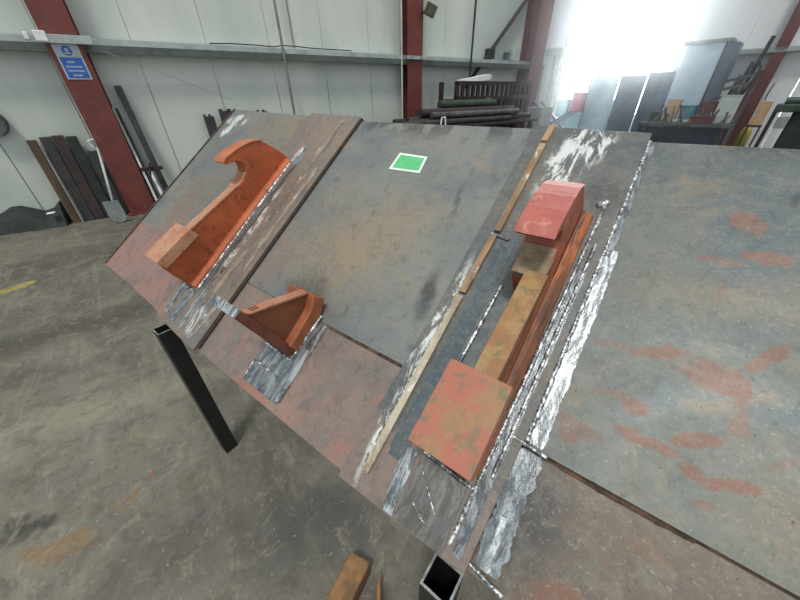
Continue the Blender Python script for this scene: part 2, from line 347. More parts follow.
# back wall with the wide doorway
DS0, DS1, DH = 0.78, 3.30, 3.9
wb = MB(FB).box(-.05, DS0, 0, .1, 0, 5).box(DS0, DS1, 0, .1, DH, 5)
x = DS1
while x < 8.4: wb.box(x + .005, x + 1.0, 0, .1, 0, 5); x += 1.0
struct('wall_back', wb, m_cladb)
fr = MB(FB).box(DS0 - .06, DS0 + .02, -.05, .12, 0, DH).box(DS1 - .02, DS1 + .08, -.05, .12, 0, DH).box(DS0 - .06, DS1 + .08, -.05, .12, DH, DH + .12)
struct('door_1', fr, m_lgrey)
struct('ground_outside', MB(FB).box(-14, 20, .1, 26, -.3, -.01), m_apron)
# horizontal sheeting rails
rl = MB(FA).prism([(-.2, 2.24), (-.2, 2.33), (-.012, 2.35), (-.012, 2.24)], -3.05, 11.0, 'x')
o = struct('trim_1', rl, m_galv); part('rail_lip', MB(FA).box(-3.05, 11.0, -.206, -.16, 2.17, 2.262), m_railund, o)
struct('trim_2', MB(FB).prism([(-.16, 2.18), (-.16, 2.25), (-.005, 2.27), (-.005, 2.18)], 0.0, .7, 'x').prism([(-.16, 2.18), (-.16, 2.25), (-.005, 2.27), (-.005, 2.18)], 3.4, 8.3, 'x'), m_galv)
# lower lining below the rail
lw = MB(FA)
for x in xs: lw.box(x + .008, min(x + .982, 11.1), -.012, -.001, .02, 1.83)
struct('trim_3', lw, m_clad2)

def column(s, F, wdt, dep, label, h=5.0, d0=.0):
    t = thing('steel_column', label, 'column', F, (s, -dep / 2, 0))
    a, b = s - wdt / 2, s + wdt / 2; tf = .022
    part('flange', MB(F).box(a, b, -dep - d0, -dep - d0 + tf, 0.0, h), m_colred, t)
    part('flange', MB(F).box(a, b, -.022 - .013, -.013, 0.0, h), m_colred, t)
    part('web', MB(F).box(s - .01, s + .01, -dep - d0 + tf, -.035, 0.0, h), m_colred, t)
    part('base_plate', MB(F).box(a - .04, b + .04, -dep - .06, -.015, 0, .025), m_colred, t)
    return t
column(1.145, FA, .37, .27, 'red oxide steel column on the left wall carrying the blue notice')
column(6.80, FA, .38, .30, 'upright red steel column in the middle of the long white wall')
column(10.72, FA, .50, .40, 'dark red steel column standing in the room corner behind the diagonal brace')
column(4.84, FB, .17, .16, 'narrow red steel post on the far right wall')

# diagonal brace and conduits
solo('diagonal_brace', MB(FA).bar((8.45, -.13, 1.75), (10.47, -.10, 3.72), .02, .13, (0, 1, 0)), m_darkb, 'brown diagonal steel brace running from the corner column down past the rail', 'brace')
solo('wall_conduit', MB(FA).tube((4.04, -.23, 0.02), (4.02, -.23, 4.9), .022), m_galvd, 'thick grey vertical pipe crossing the rail between left and middle columns', 'pipe')
solo('wall_conduit', MB(FA).tube((4.30, -.03, 2.36), (4.27, -.03, 4.9), .009), m_galvd, 'thin grey vertical pipe rising above the rail beside the thick pipe', 'pipe')
solo('wall_conduit', MB(FA).tube((8.50, -.222, 1.85), (8.46, -.222, 4.9), .024), m_dark, 'dark vertical conduit between middle column and corner column', 'pipe')
solo('trim_pipe'.replace('trim_', 'drop_'), MB(FA).tube((6.52, -.2, 0.02), (6.52, -.2, 4.9), .02), m_lgrey, 'pale vertical pipe running up the left side of the middle red column', 'pipe')
cb = MB(FA); P = [(2.9, -.2, 2.345), (3.2, -.17, 2.362), (3.6, -.15, 2.362), (3.9, -.17, 2.35), (4.05, -.17, 2.375), (4.3, -.15, 2.375), (4.6, -.14, 2.362), (5.4, -.12, 2.36)]
cb.path(P, .008)
solo('cable', cb, m_dark, 'black cable lying loose along the top of the wall rail', 'cable', smooth=True)
solo('steel_wire', MB(FA).path([(1.5, -.22, 2.20), (2.2, -.2, 1.93), (3.0, -.15, 1.60)], .004, 5), m_grey, 'thin slack wire slanting down from the rail right of the left column', 'wire')

# bits on the rail at the left column
t = thing('rail_splice', 'grey rail splice with bright white end stubs across the left column', 'bracket', FA, (1.15, -.3, 2.25))
part('splice_plate', MB(FA).box(.96, 1.46, -.33, -.277, 2.25, 2.34), m_galv, t, .003)
part('end_stub', MB(FA).box(.90, 1.02, -.345, -.275, 2.26, 2.37), m_white, t, .01, label='bright white painted stub')
part('end_stub', MB(FA).box(.80, .85, -.34, -.27, 2.27, 2.35), m_white, t, .01, label='bright white painted stub')
t = thing('rail_cleat', 'light grey bolted cleat holding the rail to the middle column', 'bracket', FA, (6.8, -.32, 2.24))
part('cleat_plate', MB(FA).box(6.58, 7.06, -.35, -.303, 2.25, 2.31), m_galv, t, .003)
part('bolt', MB(FA).tube((6.68, -.35, 2.28), (6.68, -.368, 2.28), .018, 6), m_galvd, t)
part('bolt', MB(FA).tube((6.92, -.35, 2.28), (6.92, -.368, 2.28), .018, 6), m_galvd, t)

# blue notice on the left column
t = thing('safety_notice', 'white and blue rectangular safety notice fixed to the left red column', 'sign', FA, (1.14, -.275, 1.9))
part('panel', MB(FA).box(1.01, 1.275, -.276, -.271, 1.87, 2.25), m_sgrey, t)
part('text_panel', MB(FA).box(1.03, 1.255, -.2785, -.276, 1.885, 2.11), m_blue, t)
part('pictogram', MB(FA).tube((1.14, -.276, 2.18), (1.14, -.279, 2.18), .052, 24), m_blue, t)
pg = MB(FA).tube((1.14, -.279, 2.19), (1.14, -.281, 2.19), .02, 12).box(1.112, 1.168, -.281, -.279, 2.145, 2.165)
part('pictogram_head', pg, m_sgrey, t)
for (z, a, b) in ((2.06, 1.09, 1.17), (2.01, 1.06, 1.225), (1.965, 1.06, 1.23), (1.915, 1.09, 1.19)):
    tx = MB(FA); x = a
    while x < b:
        wv = random.uniform(.015, .03); tx.box(x, min(x + wv, b), -.2800, -.2785, z - .009, z + .009); x += wv + .006
    part('lettering', tx, m_sgrey, t)

# floodlight on the middle column
t = thing('floodlight', 'small tilted bronze floodlight mounted on the middle column above the rail', 'light', FA, (7.0, -.33, 2.7))
Mx = Matrix.Translation((7.02, -.50, 3.02)) @ Matrix.Rotation(math.radians(28), 4, 'X') @ Matrix.Rotation(math.radians(12), 4, 'Y')
part('housing', MB(FA).box(-.11, .11, -.05, .05, -.10, .10, Mx), m_floodb, t, .015)
part('lens', MB(FA).box(-.09, .09, -.058, -.048, -.08, .08, Mx), m_glass, t)
part('bracket', MB(FA).bar((6.95, -.30, 3.0), (7.0, -.46, 3.01), .05, .03), m_dark, t)

# left of the left column: boards, spade, floor clutter
def board(s0, s1, top, mat, label, d=.06, name='steel_board', lean=.12, th=.035, group=None):
    mb = MB(FA).prism([(-d - lean, 0.0), (-d - lean - th, 0.0), (-d - th, top - .01), (-d, top)], s0, s1, 'x')
    return solo(name, mb, mat, label, 'board', ((s0 + s1) / 2, -d, 0), group, .003)
board(.20, .30, 1.17, m_timb, 'brown timber board leaning on the white wall, leftmost of the row', name='timber_board')
board(.315, .335, 1.12, m_grey, 'slim pale grey strip leaning between brown board and dark boards', name='steel_strip', d=.10)
board(.345, .47, 1.20, m_dark, 'wide near-black board leaning right beside the brown timber board', d=.06)
board(.48, .61, 1.21, m_darkb, 'tall dark brown board third from the spade in the leaning row')
board(.62, .75, 1.19, m_dkgreen, 'dark greenish board with rounded top leaning left of the short board')
board(.775, .895, .98, m_dark, 'shorter black board leaning just left of the spade')
t = thing('spade', 'grey spade with white D handle leaning beside the red column', 'spade', FA, (.92, -.3, 0))
part('shaft', MB(FA).tube((.94, -.16, 1.02), (.86, -.58, .30), .017), m_lgrey, t, smooth=True)
part('handle', MB(FA).path([(.94, -.16, 1.0), (.885, -.15, 1.05), (.87, -.14, 1.12), (.93, -.14, 1.135), (.995, -.14, 1.125), (.985, -.15, 1.06), (.94, -.16, 1.0)], .013), m_white, t, smooth=True)
bl = MB(FA)
bl.prism([(.80, .34), (.99, .34), (1.0, .1), (.97, .03), (.90, .0), (.83, .03), (.79, .1)], -.66, -.645, 'y')
bl.v = [v + Vector((-.05, 0, 0)) for v in bl.v]
part('blade', bl, m_grey, t, .003)
t = thing('debris_bank', 'low dark green bank of sweepings heaped along the foot of the left wall', 'debris', FA, (-.6, -.2, 0))
rk = MB(FA)
pts = []; n = 26
for i in range(n):
    sx = -2.6 + i * (2.75 / (n - 1)); h = .22 + .06 * math.sin(i * 1.3) + random.uniform(-.02, .03); dd = .30 + random.uniform(-.04, .05)
    pts.append([(sx, -.013, 0), (sx, -.013, h + .04), (sx, -.1, h + .03), (sx, -.2, h * .7), (sx, -dd, 0)])
k = [p for r in pts for p in r]
fs = []
for i in range(n - 1):
    for j in range(5): fs.append((i * 5 + j, i * 5 + (j + 1) % 5, (i + 1) * 5 + (j + 1) % 5, (i + 1) * 5 + j))
fs += [(0, 1, 2, 3, 4), tuple((n - 1) * 5 + j for j in range(5))]
rk.hull(k, fs); part('heap', rk, m_dkgreen, t)
solo('paper_scrap', MB(FA).box(-.0, .09, -.30, -.2, .20, .205, Matrix.Translation((0, -.03, .01)) @ Matrix.Rotation(.0, 4, 'Z')), m_white, 'small crumpled white paper scrap on the dark heap', 'paper', (0.04, -.25, .2))
solo('hose_reel', MB(FA).tube((-.05, -.02, 1.40), (-.05, -.13, 1.40), .17, 28), m_mid_grey, 'round dark grey disc fixed on the wall at the far left edge', 'reel', (-.05, -.05, 1.4))

# right of the left column: long bars
solo('long_steel_bar', MB(FA).bar((1.60, -.36, 0), (1.50, -.05, 1.80), .085, .05, (0, 1, 0)), m_dark, 'thick dark bar, tallest of those leaning right of the left column', 'bar')
solo('long_steel_bar', MB(FA).bar((1.40, -.42, 0), (1.335, -.06, 1.53), .03, .03, (0, 1, 0)), m_lgrey, 'pale thin rod leaning tight against the right flank of the left column', 'bar')
solo('long_steel_bar', MB(FA).bar((1.43, -.38, 0), (1.365, -.04, 1.52), .035, .03, (0, 1, 0)), m_black, 'thin black bar leaning beside the pale rod', 'bar')
solo('white_batten', MB(FA).bar((1.52, -.40, 0), (1.46, -.22, .66), .04, .03, (0, 1, 0)), m_white, 'short white batten leaning between the dark bars', 'batten')
t = thing('bar_clamp', 'dark brown clamp gripping the leaning bars beside the left column', 'clamp', FA, (1.46, -.3, .7))
part('jaw', MB(FA).box(1.36, 1.66, -.40, -.36, .66, .72), m_darkb, t, .004)
part('screw', MB(FA).tube((1.42, -.42, .50), (1.52, -.42, .78), .016), m_darkb, t)
# dark sheets behind the plate
for (a, b, z, lb) in ((2.50, 2.66, 1.40, 'dark corrugated sheet behind the left steel plate, leftmost piece'), (2.76, 3.02, 1.47, 'dark corrugated sheet peeping above the top corner of the left steel plate'), (3.38, 3.58, 1.44, 'narrow dark sheet just above the top edge of the left steel plate')):
    mb = MB(FA)
    nn = 4
    for i in range(nn):
        x0 = a + (b - a) * i / nn; x1 = a + (b - a) * (i + 1) / nn
        mb.prism([(-.20, 0), (-.21, 0), (-.11, z - .03 * (i % 2)), (-.10, z - .03 * (i % 2))], x0, x1 + .001, 'x')
    solo('dark_sheet', mb, m_dark, lb, 'sheet', ((a + b) / 2, -.1, 0))

# ================================================================== THE SLOPING STEEL
def plate(name, label, u0, u1, v0, v1, wt, th, mat, lw=None):
    t = thing(name, label, 'steel plate', FP, (0, 0, 0)); return t
tL = plate('steel_plate', 'blue-grey steel plate at the left end, under the orange hook', 0, 0, 0, 0, 0, 0, 0)
part('sheet', MB(FP).prism([(-.948, .036), (-.55, .036), (-.25, .028), (-.165, .022), (.18, .016), (.18, 1.19), (-.15, 1.20), (-.165, 1.222), (-.965, 1.266)], -.018, -.002, 'z'), m_left, tL, .0015)
part('end_angle', MB(FP).prism([(-.955, .04), (-.948, .04), (-.965, 1.266), (-.974, 1.266)], -.06, .004, 'z'), m_edge, tL, label='dark rusty edge strip')
tD = plate('doubler_plate', 'rust-stained strip plate with bright ground welds between left and middle plates', 0, 0, 0, 0, 0, 0, 0)
part('sheet', MB(FP).prism([(-.172, .018), (-.05, .012), (.06, .008), (.190, .006), (.196, 1.215), (-.165, 1.232)], -.002, .008, 'z'), m_stripl, tD, .0015)
def lumpy(u0, v0, u1, v1, r, w, seg=.006, jit=.25, fl=.6):
    jit *= .6
    n = max(4, int(math.hypot(u1 - u0, v1 - v0) / seg)); mb = MB(FP)
    P = []; rr = []
    for i in range(n + 1):
        t_ = i / n; P.append((u0 + (u1 - u0) * t_ + random.uniform(-.12, .12) * r, v0 + (v1 - v0) * t_, w)); rr.append(r * (1 + random.uniform(-jit, jit)))
    mb.path(P, [q * .85 for q in rr], 8); return mb
def band(u0, v0, u1, v1, wd, w, th=.0015, jit=.35, seg=.006):
    jit *= .5     # ragged thin strip
    n = max(4, int(math.hypot(u1 - u0, v1 - v0) / seg)); d = Vector((u1 - u0, v1 - v0)).normalized(); nn = Vector((d.y, -d.x))
    A = []; B = []; ja = jb = 0
    for i in range(n + 1):
        t_ = i / n; p = Vector((u0 + (u1 - u0) * t_, v0 + (v1 - v0) * t_)); tp = min(1, 6 * t_ + .78, 6 * (1 - t_) + .78)
        ja = ja * .82 + random.uniform(-jit, jit) * .6; jb = jb * .82 + random.uniform(-jit, jit) * .6
        A.append(p + nn * wd / 2 * (1 + ja) * tp); B.append(p - nn * wd / 2 * (1 + jb) * tp)
    mb = MB(FP)
    for i in range(n):
        mb.prism([tuple(A[i]), tuple(A[i + 1]), tuple(B[i + 1]), tuple(B[i])], w, w + th, 'z')
    return mb
part('ground_band', band(-.002, .16, .0, 1.0, .034, .008), m_groundd, tD, label='brushed bare band beside the weld')
part('ground_band', band(-.12, .05, -.125, .19, .04, .008), m_ground, tD, label='brushed bare band')
part('ground_band', band(-.05, .04, -.05, .18, .05, .008), m_groundd, tD, label='brushed bare patch')
part('ground_band', band(.03, .035, .035, .33, .025, .008), m_ground, tD, label='brushed bare band')
part('weld_scar', band(.075, .05, .07, .17, .012, .008), m_ground, tD)
part('weld_scar', band(.082, .22, .105, 1.19, .034, .008, jit=1.1), m_scar, tD)
part('weld_scar', band(.150, .10, .155, .9, .020, .008, jit=1.1), m_scar, tD)
part('weld_bead', lumpy(-.026, .20, -.042, .918, .0065, .008), m_weld, tD, smooth=True)
part('weld_bead', lumpy(-.15, .182, -.026, .182, .0065, .008), m_weld, tD, smooth=True)
part('joint_strip', MB(FP).box(.190, .203, .02, 1.214, -.02, .001), m_groove, tD, label='dark gap along the right edge')

tM = plate('steel_plate', 'wide grey steel plate in the middle carrying the green rectangle', 0, 0, 0, 0, 0, 0, 0)
part('upper_sheet', MB(FP).prism([(.203, .318), (1.285, .314), (1.285, 1.165), (.975, 1.196), (.203, 1.203)], -.022, -.006, 'z'), m_mid, tM, .001)
part('lower_sheet', MB(FP).prism([(.203, .012), (.952, .020), (1.28, .034), (1.285, .3115), (.203, .3155)], -.022, -.006, 'z'), m_midlow, tM, .001)
part('doubler_pad', MB(FP).prism([(.485, .040), (.660, .042), (.659, .305), (.487, .305)], -.006, .001, 'z'), m_groundd, tM, .001, label='bare grey pad with weld lines')
part('weld_bead', lumpy(.49, .110, .61, .106, .004, .002), m_weld, tM, smooth=True)
part('weld_bead', lumpy(.488, .045, .484, .11, .003, .001), m_weld, tM, smooth=True)
part('weld_bead', lumpy(.485, .172, .622, .170, .005, .002), m_weld, tM, smooth=True)
part('weld_bead', lumpy(.622, .170, .634, .335, .006, .003), m_weld, tM, smooth=True)
part('ground_band', band(.662, .05, .668, .315, .016, -.006, .009), m_ground, tM, label='bright ground edge of the pad')
part('joint_line', MB(FP).box(.68, .963, .3095, .3195, -.021, -.0055), m_crack, tM)

tS = plate('doubler_plate', 'long narrow doubler plate under the red and ochre hook', 0, 0, 0, 0, 0, 0, 0)
part('sheet', MB(FP).prism([(.955, .010), (1.12, .016), (1.288, .026), (1.296, .30), (1.298, 1.185), (.985, 1.198), (.975, .47)], -.006, .003, 'z'), m_strip, tS, .001)
for (v0, v1, u0, u1, kk) in ((.058, .555, 1.016, 1.024, m_barpale), (.565, .762, 1.026, 1.031, m_bar), (.775, 1.115, 1.034, 1.036, m_bar), (1.125, 1.193, 1.035, 1.037, m_bar)):
    mb = MB(FP).prism([(u0 - .010, v0), (u0 + .009, v0), (u1 + .009, v1), (u1 - .010, v1)], .003, .014, 'z')
    part('flat_bar', mb, kk, tS, .0015, label='tan scaly flat bar')
part('weld_bead', lumpy(1.002, .06, 1.012, .55, .0045, .004, jit=.6), m_weld, tS, smooth=True)
part('weld_bead', lumpy(1.018, .768, 1.075, .757, .006, .006), m_weld, tS, smooth=True)
part('blue_strip', band(1.062, .12, 1.075, .76, .045, .003, jit=.05), steel('bare_blue_steel', base=((66, 78, 86), (84, 98, 106)), tan=(80, 86, 90), rthr=(.8, .9)), tS, label='clean blue-grey strip beside the flat bar')
part('weld_bead', lumpy(1.100, .36, 1.112, .62, .006, .005), m_weld, tS, smooth=True)
part('ground_band', band(1.105, .02, 1.092, .16, .03, .003, .003, .6), m_ground, tS, label='bright ground band')
part('lower_pad', MB(FP).prism([(1.122, .020), (1.238, .025), (1.232, .158), (1.118, .165)], .003, .007, 'z'), ground('dull_pad_steel', a=(104, 104, 102), b=(126, 124, 120), c=(92, 88, 84), metal=.5, rough=.35), tS, .001, label='bare grey pad below the hook')
part('weld_scar', lumpy(1.135, .135, 1.200, .075, .002, .008), m_weld, tS, smooth=True)
part('weld_scar', lumpy(1.145, .07, 1.185, .05, .003, .007, jit=.7), m_weld, tS, smooth=True)
part('weld_bead', lumpy(1.118, .170, 1.245, .162, .0055, .005), m_weld, tS, smooth=True)
part('weld_bead', lumpy(1.245, .05, 1.262, .925, .0055, .005), m_weld, tS, smooth=True)
part('weld_bead', lumpy(1.268, .20, 1.277, .80, .005, .005, jit=.5), m_weld, tS, smooth=True)
part('ground_band', band(1.262, .04, 1.272, .72, .022, .003, .0015, .3), m_groundd, tS, label='brushed band between the welds')
part('weld_spatter', lumpy(1.245, .918, 1.268, .935, .008, .006), m_weld, tS, smooth=True)

tR = plate('steel_plate', 'large grey steel plate with red rust patches at the right end', 0, 0, 0, 0, 0, 0, 0)
part('upper_sheet', MB(FP).prism([(1.299, .293), (2.7, .293), (2.7, 1.165), (1.302, 1.165)], -.026, -.008, 'z'), m_right, tR, .001)
part('lower_sheet', MB(FP).prism([(1.290, .03), (2.7, .035), (2.7, .2885), (1.298, .2885)], -.026, -.011, 'z'), m_rightlow, tR, .001)
part('joint_line', MB(FP).box(1.299, 2.7, .284, .293, -.025, -.0125), m_crack, tR)
part('lip', band(1.34, .287, 1.58, .2875, .007, -.0105, .003, 1.2), m_crack, tR, label='dark ragged start of the joint')
part('weld_bead', lumpy(1.300, .30, 1.300, 1.16, .007, -.004, jit=.4), m_weld, tR, smooth=True)
part('ground_band', band(1.318, .30, 1.312, .80, .034, -.008, .002, .35), m_ground, tR, label='bright ground band beside the weld')
part('ground_band', band(1.310, .78, 1.306, 1.15, .016, -.008, .002, .6), m_groundd, tR, label='ground band thinning towards the top')
part('ground_band', band(1.322, .05, 1.316, .284, .050, -.010, .003, .5), m_groundd, tR, label='bright ground band')
part('ground_band', band(1.316, .05, 1.312, .15, .022, -.0065, .002, .8), m_ground, tR, label='bright ground patch')
part('weld_bead', lumpy(1.284, .045, 1.36, .036, .005, -.004), m_weld, tR, smooth=True)
part('weld_bead', lumpy(1.268, .296, 1.345, .290, .005, .0), m_weld, tR, smooth=True)

# green rectangle
t = thing('green_marker', 'small green rectangle with a white border on the middle steel plate', 'marker', FP, (.58, 1.0, -.006))
part('border', MB(FP).prism([(.516, .955), (.660, .955), (.652, 1.033), (.520, 1.040)], -.006, -.0045, 'z'), m_whitep, t)
part('panel', MB(FP).prism([(.528, .964), (.650, .964), (.643, 1.024), (.530, 1.030)], -.0045, -.0038, 'z'), m_green, t)

# ---- hook brackets: an upright profile with a hooked head and a stop pad
def hook(name, label, du, dv, dh, mats, wbase):
    web_m, webtop_m, hook_m, hooktop_m, pad_m, rail_m, seat_m = mats
    t = thing(name, label, 'bracket', FP, (du - .06, .55 + dv, wbase))
    def P(poly): return [(v + (dv if v < .5 else dh), w_ + wbase) for v, w_ in poly]
    b = wbase
    # slender web (right flank), its paler top edge a strip of its own
    part('web', MB(FP).prism(P([(.192, 0), (.70, 0), (.70, .098), (.644, .106), (.391, .143), (.213, .160), (.20, .10)]), du - .070, du - .026, 'x'), web_m, t, .002)
    part('web_edge', MB(FP).prism(P([(.340, .144), (.386, .143), (.644, .1065), (.655, .105), (.655, .111), (.644, .113), (.386, .150), (.340, .153)]), du - .072, du - .024, 'x'), webtop_m, t, .001, label='paler top edge')
    # ridge and foot along the weld
    part('base_rail', MB(FP).prism([(du - .026, b), (du + .001, b), (du - .001, b + .008), (du - .014, b + .018), (du - .026, b + .020)], .198 + dv, .912 + dh, 'y'), rail_m, t, .001)
    part('base_foot', MB(FP).box(du - .085, du - .070, .20 + dv, .90 + dh, b, b + .018), rail_m, t, .002)
    # hooked head
    arc = []
    for i in range(9):
        a = math.radians(-105 + i * 150 / 8)
        arc.append((.692 + .052 * math.cos(a), .143 + .040 * math.sin(a)))
    hd = [(.648, .0), (.922, .0), (.918, .03), (.909, .062), (.893, .105), (.873, .146), (.840, .168), (.802, .184), (.755, .197), (.706, .205), (.684, .200), (.690, .188)] + arc[::-1] + [(.648, .103)]
    part('hook', MB(FP).prism(P(hd), du - .104, du - .028, 'x'), hook_m, t, .002)
    part('hook_top', MB(FP).prism(P([(.684, .2005), (.706, .2055), (.755, .1975), (.802, .1845), (.840, .1685), (.873, .1465), (.876, .149), (.842, .172), (.802, .188), (.755, .201), (.706, .209), (.683, .204)]), du - .106, du - .026, 'x'), hooktop_m, t, 0, label='upper face')
    part('hook_seat', MB(FP).prism(P([(.648, .1035), (.690, .1035), (.722, .1125), (.721, .1145), (.690, .106), (.646, .106), (.646, .085), (.648, .085)]), du - .102, du - .030, 'x'), seat_m, t, 0, label='pale seat of the hook')  # seat toned apart from the rest of the head
    # stop pad
    pw = wbase * 0 - (.007 if dh else 0); pv_ = -.010 if dh else 0; pu = .005 if dh else 0
    part('stop_pad', MB(FP).prism(P([(.213 + pv_, .136 + pw), (.213 + pv_, .178 + pw), (.386 + pv_, .162 + pw), (.386 + pv_, .120 + pw)]), du - .125 + pu, du + .001 + pu, 'x'), pad_m, t, .002)
    part('pad_support', MB(FP).prism(P([(.225, .02), (.225, .137), (.37, .122), (.37, .02)]), du - .10, du - .070, 'x'), web_m, t, .002)
    return t
hook('hook_bracket', 'bright orange upright hook bracket welded on the left steel plate', -.038, 0, 0, (m_or, m_ortop, m_or, m_orhook, m_ortop, m_or, m_ortop), .008)
hook('hook_bracket', 'red and ochre hook bracket welded on the long narrow doubler plate', 1.247, -.008, -.030, (m_rorange, m_yel, m_redflank, m_red, m_patch, m_rorange, m_seat), .003)

# ---- small gusset bracket
t = thing('gusset_bracket', 'small brown triangular gusset bracket standing on the middle plate', 'bracket', FP, (.56, .25, 0))
part('upright', MB(FP).prism([(.176, .001), (.206, .001), (.236, .252), (.212, .252)], .50, .618, 'x'), m_maroon, t, .003)
part('upright_tip', MB(FP).prism([(.211, .248), (.237, .248), (.238, .258), (.212, .258)], .498, .620, 'x'), m_ground, t, .002, label='bright ground end')
part('base_bar', MB(FP).prism([(.200, .001), (.330, .001), (.385, .030), (.372, .074), (.33, .050), (.206, .042)], .50, .630, 'x'), m_brorange, t, .003)
part('gusset', MB(FP).prism([(.207, .03), (.232, .205), (.246, .205), (.372, .078), (.33, .04)], .575, .600, 'x'), m_brown, t, .001)
part('gusset_edge', MB(FP).prism([(.234, .216), (.374, .080), (.370, .072), (.234, .206)], .570, .604, 'x'), m_browntop, t, .002, label='paler slanting edge')  # slanting edge toned paler than the gusset face

# ---- trestle legs and rails under the steel
def trestle(label, cx, cy, ztop, u):
    t = thing('support_trestle', label, 'trestle', FW, (cx, cy, 0))
    d1 = Vector((L_[0], L_[1], 0)); d2 = Vector((.610, .792, 0)); h = .031
    def tube(z0, z1, c, nm, openend=True):
        F = frame((c[0], c[1], 0), tuple(d1), tuple(d2), (0, 0, 1)); wt = .0045
        mb = MB(F)
        mb.box(-h, h, -h, -h + wt, z0, z1).box(-h, h, h - wt, h, z0, z1).box(-h, -h + wt, -h + wt, h - wt, z0, z1).box(h - wt, h, -h + wt, h - wt, z0, z1)
        p = part(nm, mb, m_black, t)
        if openend:
            e = h - .0005
            rm = MB(F); rm.box(-h, h, -h, -h + wt, z1, z1 + .002).box(-h, h, h - wt, h, z1, z1 + .002).box(-h, -h + wt, -h + wt, h - wt, z1, z1 + .002).box(h - wt, h, -h + wt, h - wt, z1, z1 + .002)
            r_ = part('sawn_rim', rm, m_rim, p, label='bright sawn tube end')
            part('dark_plug', MB(F).box(-h + wt, h - wt, -h + wt, h - wt, z0 + .002, z1 - .30), m_hollow, p)  # near-black plug stands in for the shade down the open tube
    tube(0, ztop, (cx, cy), 'front_leg')
    bx = Vector(P0) - Vector(L_) * u + Vector(C_) * 1.10 + Vector(N_) * -.09
    tube(0, bx.z, (bx.x, bx.y), 'rear_leg', False)
    part('sloping_rail', MB(FP).box(u - .03, u + .03, -.0 + .035, 1.12, -.088, -.028), m_black, t)
    return t
trestle('black box-section trestle leg under the left end of the steel', -.960, .985, .832, -.045)
trestle('open-ended box-section trestle leg at the bottom edge below the hook', .070, .197, .822, 1.255)

# ---- rusty blocks on the floor
c = Vector((-.214, .470, 0)); ex = Vector((.078, -.036, 0)); ey = Vector((-.105, -.20, 0))
def blk(c, ex, ey, h): return MB().hull([c, c + ex, c + ex + ey, c + ey, c + Vector((0, 0, h)), c + ex + Vector((0, 0, h)), c + ex + ey + Vector((0, 0, h)), c + ey + Vector((0, 0, h))], [(3, 2, 1, 0), (4, 5, 6, 7), (0, 1, 5, 4), (1, 2, 6, 5), (2, 3, 7, 6), (3, 0, 4, 7)])
solo('steel_block', blk(c, ex, ey, .1), m_rustb, 'long rusty brown block lying on the floor at the bottom edge', 'block', tuple(c), bevel=.005)
solo('steel_offcut', blk(Vector((-.105, .39, 0)), Vector((.012, -.008, 0)), Vector((-.0, -.16, 0)), .1), m_rustb, 'thin tan offcut standing on edge right of the rusty block', 'offcut', (-.105, .39, 0), bevel=.002)

# ================================================================== BACKGROUND: CORNER RACK
t = thing('stillage_rack', 'dark reddish barred steel rack standing in the room corner', 'rack', FA, (8.5, -1.0, 0))
X0, X1 = 7.30, 9.75
part('top_rail', MB(FA).box(X0, X1, -1.12, -1.04, 1.78, 1.85), m_darkb, t)
part('back_board', MB(FA).box(X0 + .08, X1 - .08, -.62, -.60, .2, 1.50), m_dark, t)
part('middle_rail', MB(FA).box(X0, X1, -1.12, -1.04, 1.50, 1.58), m_darkb, t)
part('bottom_rail', MB(FA).box(X0, X1, -1.12, -1.04, 1.10, 1.18), m_darkb, t)
for x in (X0, X1 - .08):
    for y in (-1.12, -.60): part('post', MB(FA).box(x, x + .08, y, y + .08, 0, 1.85), m_darkb, t)
for i in range(15):
    x = X0 + .16 + i * .155; part('upright_bar', MB(FA).box(x, x + .075, -1.11, -1.06, 1.18, 1.78), m_darkb, t)
for zz in (.6, 1.12, 1.5): part('shelf', MB(FA).box(X0, X1, -1.1, -.55, zz, zz + .03), m_dark, t)
for (a, b, z0, z1, mt, lb) in ((7.5, 8.2, 1.15, 1.44, m_darkb, 'dark brown crate at the left of the corner rack'), (8.3, 9.0, 1.15, 1.42, m_dark, 'near-black crate in the middle of the corner rack'), (9.05, 9.6, 1.15, 1.46, m_copper, 'reddish crate at the right of the corner rack')):
    cr = thing('steel_crate', lb, 'crate', FA, ((a + b) / 2, -.85, z0)); z0 += .0
    part('body', MB(FA).box(a, b, -1.03, -.62, z0, z1 - .03), mt, cr, .006)
    part('rim', MB(FA).box(a - .012, b + .012, -1.04, -.61, z1 - .03, z1), mt, cr, .004)
solo('folded_sheet', MB(FA).prism([(7.45, 1.851), (8.0, 1.852), (8.28, 1.89), (8.30, 1.96), (8.2, 1.98), (8.0, 1.95), (7.8, 1.92), (7.45, 1.88)], -1.13, -.95, 'y'), m_white, 'white folded sheet lying on top of the corner rack', 'sheet', (7.9, -1.0, 1.86))
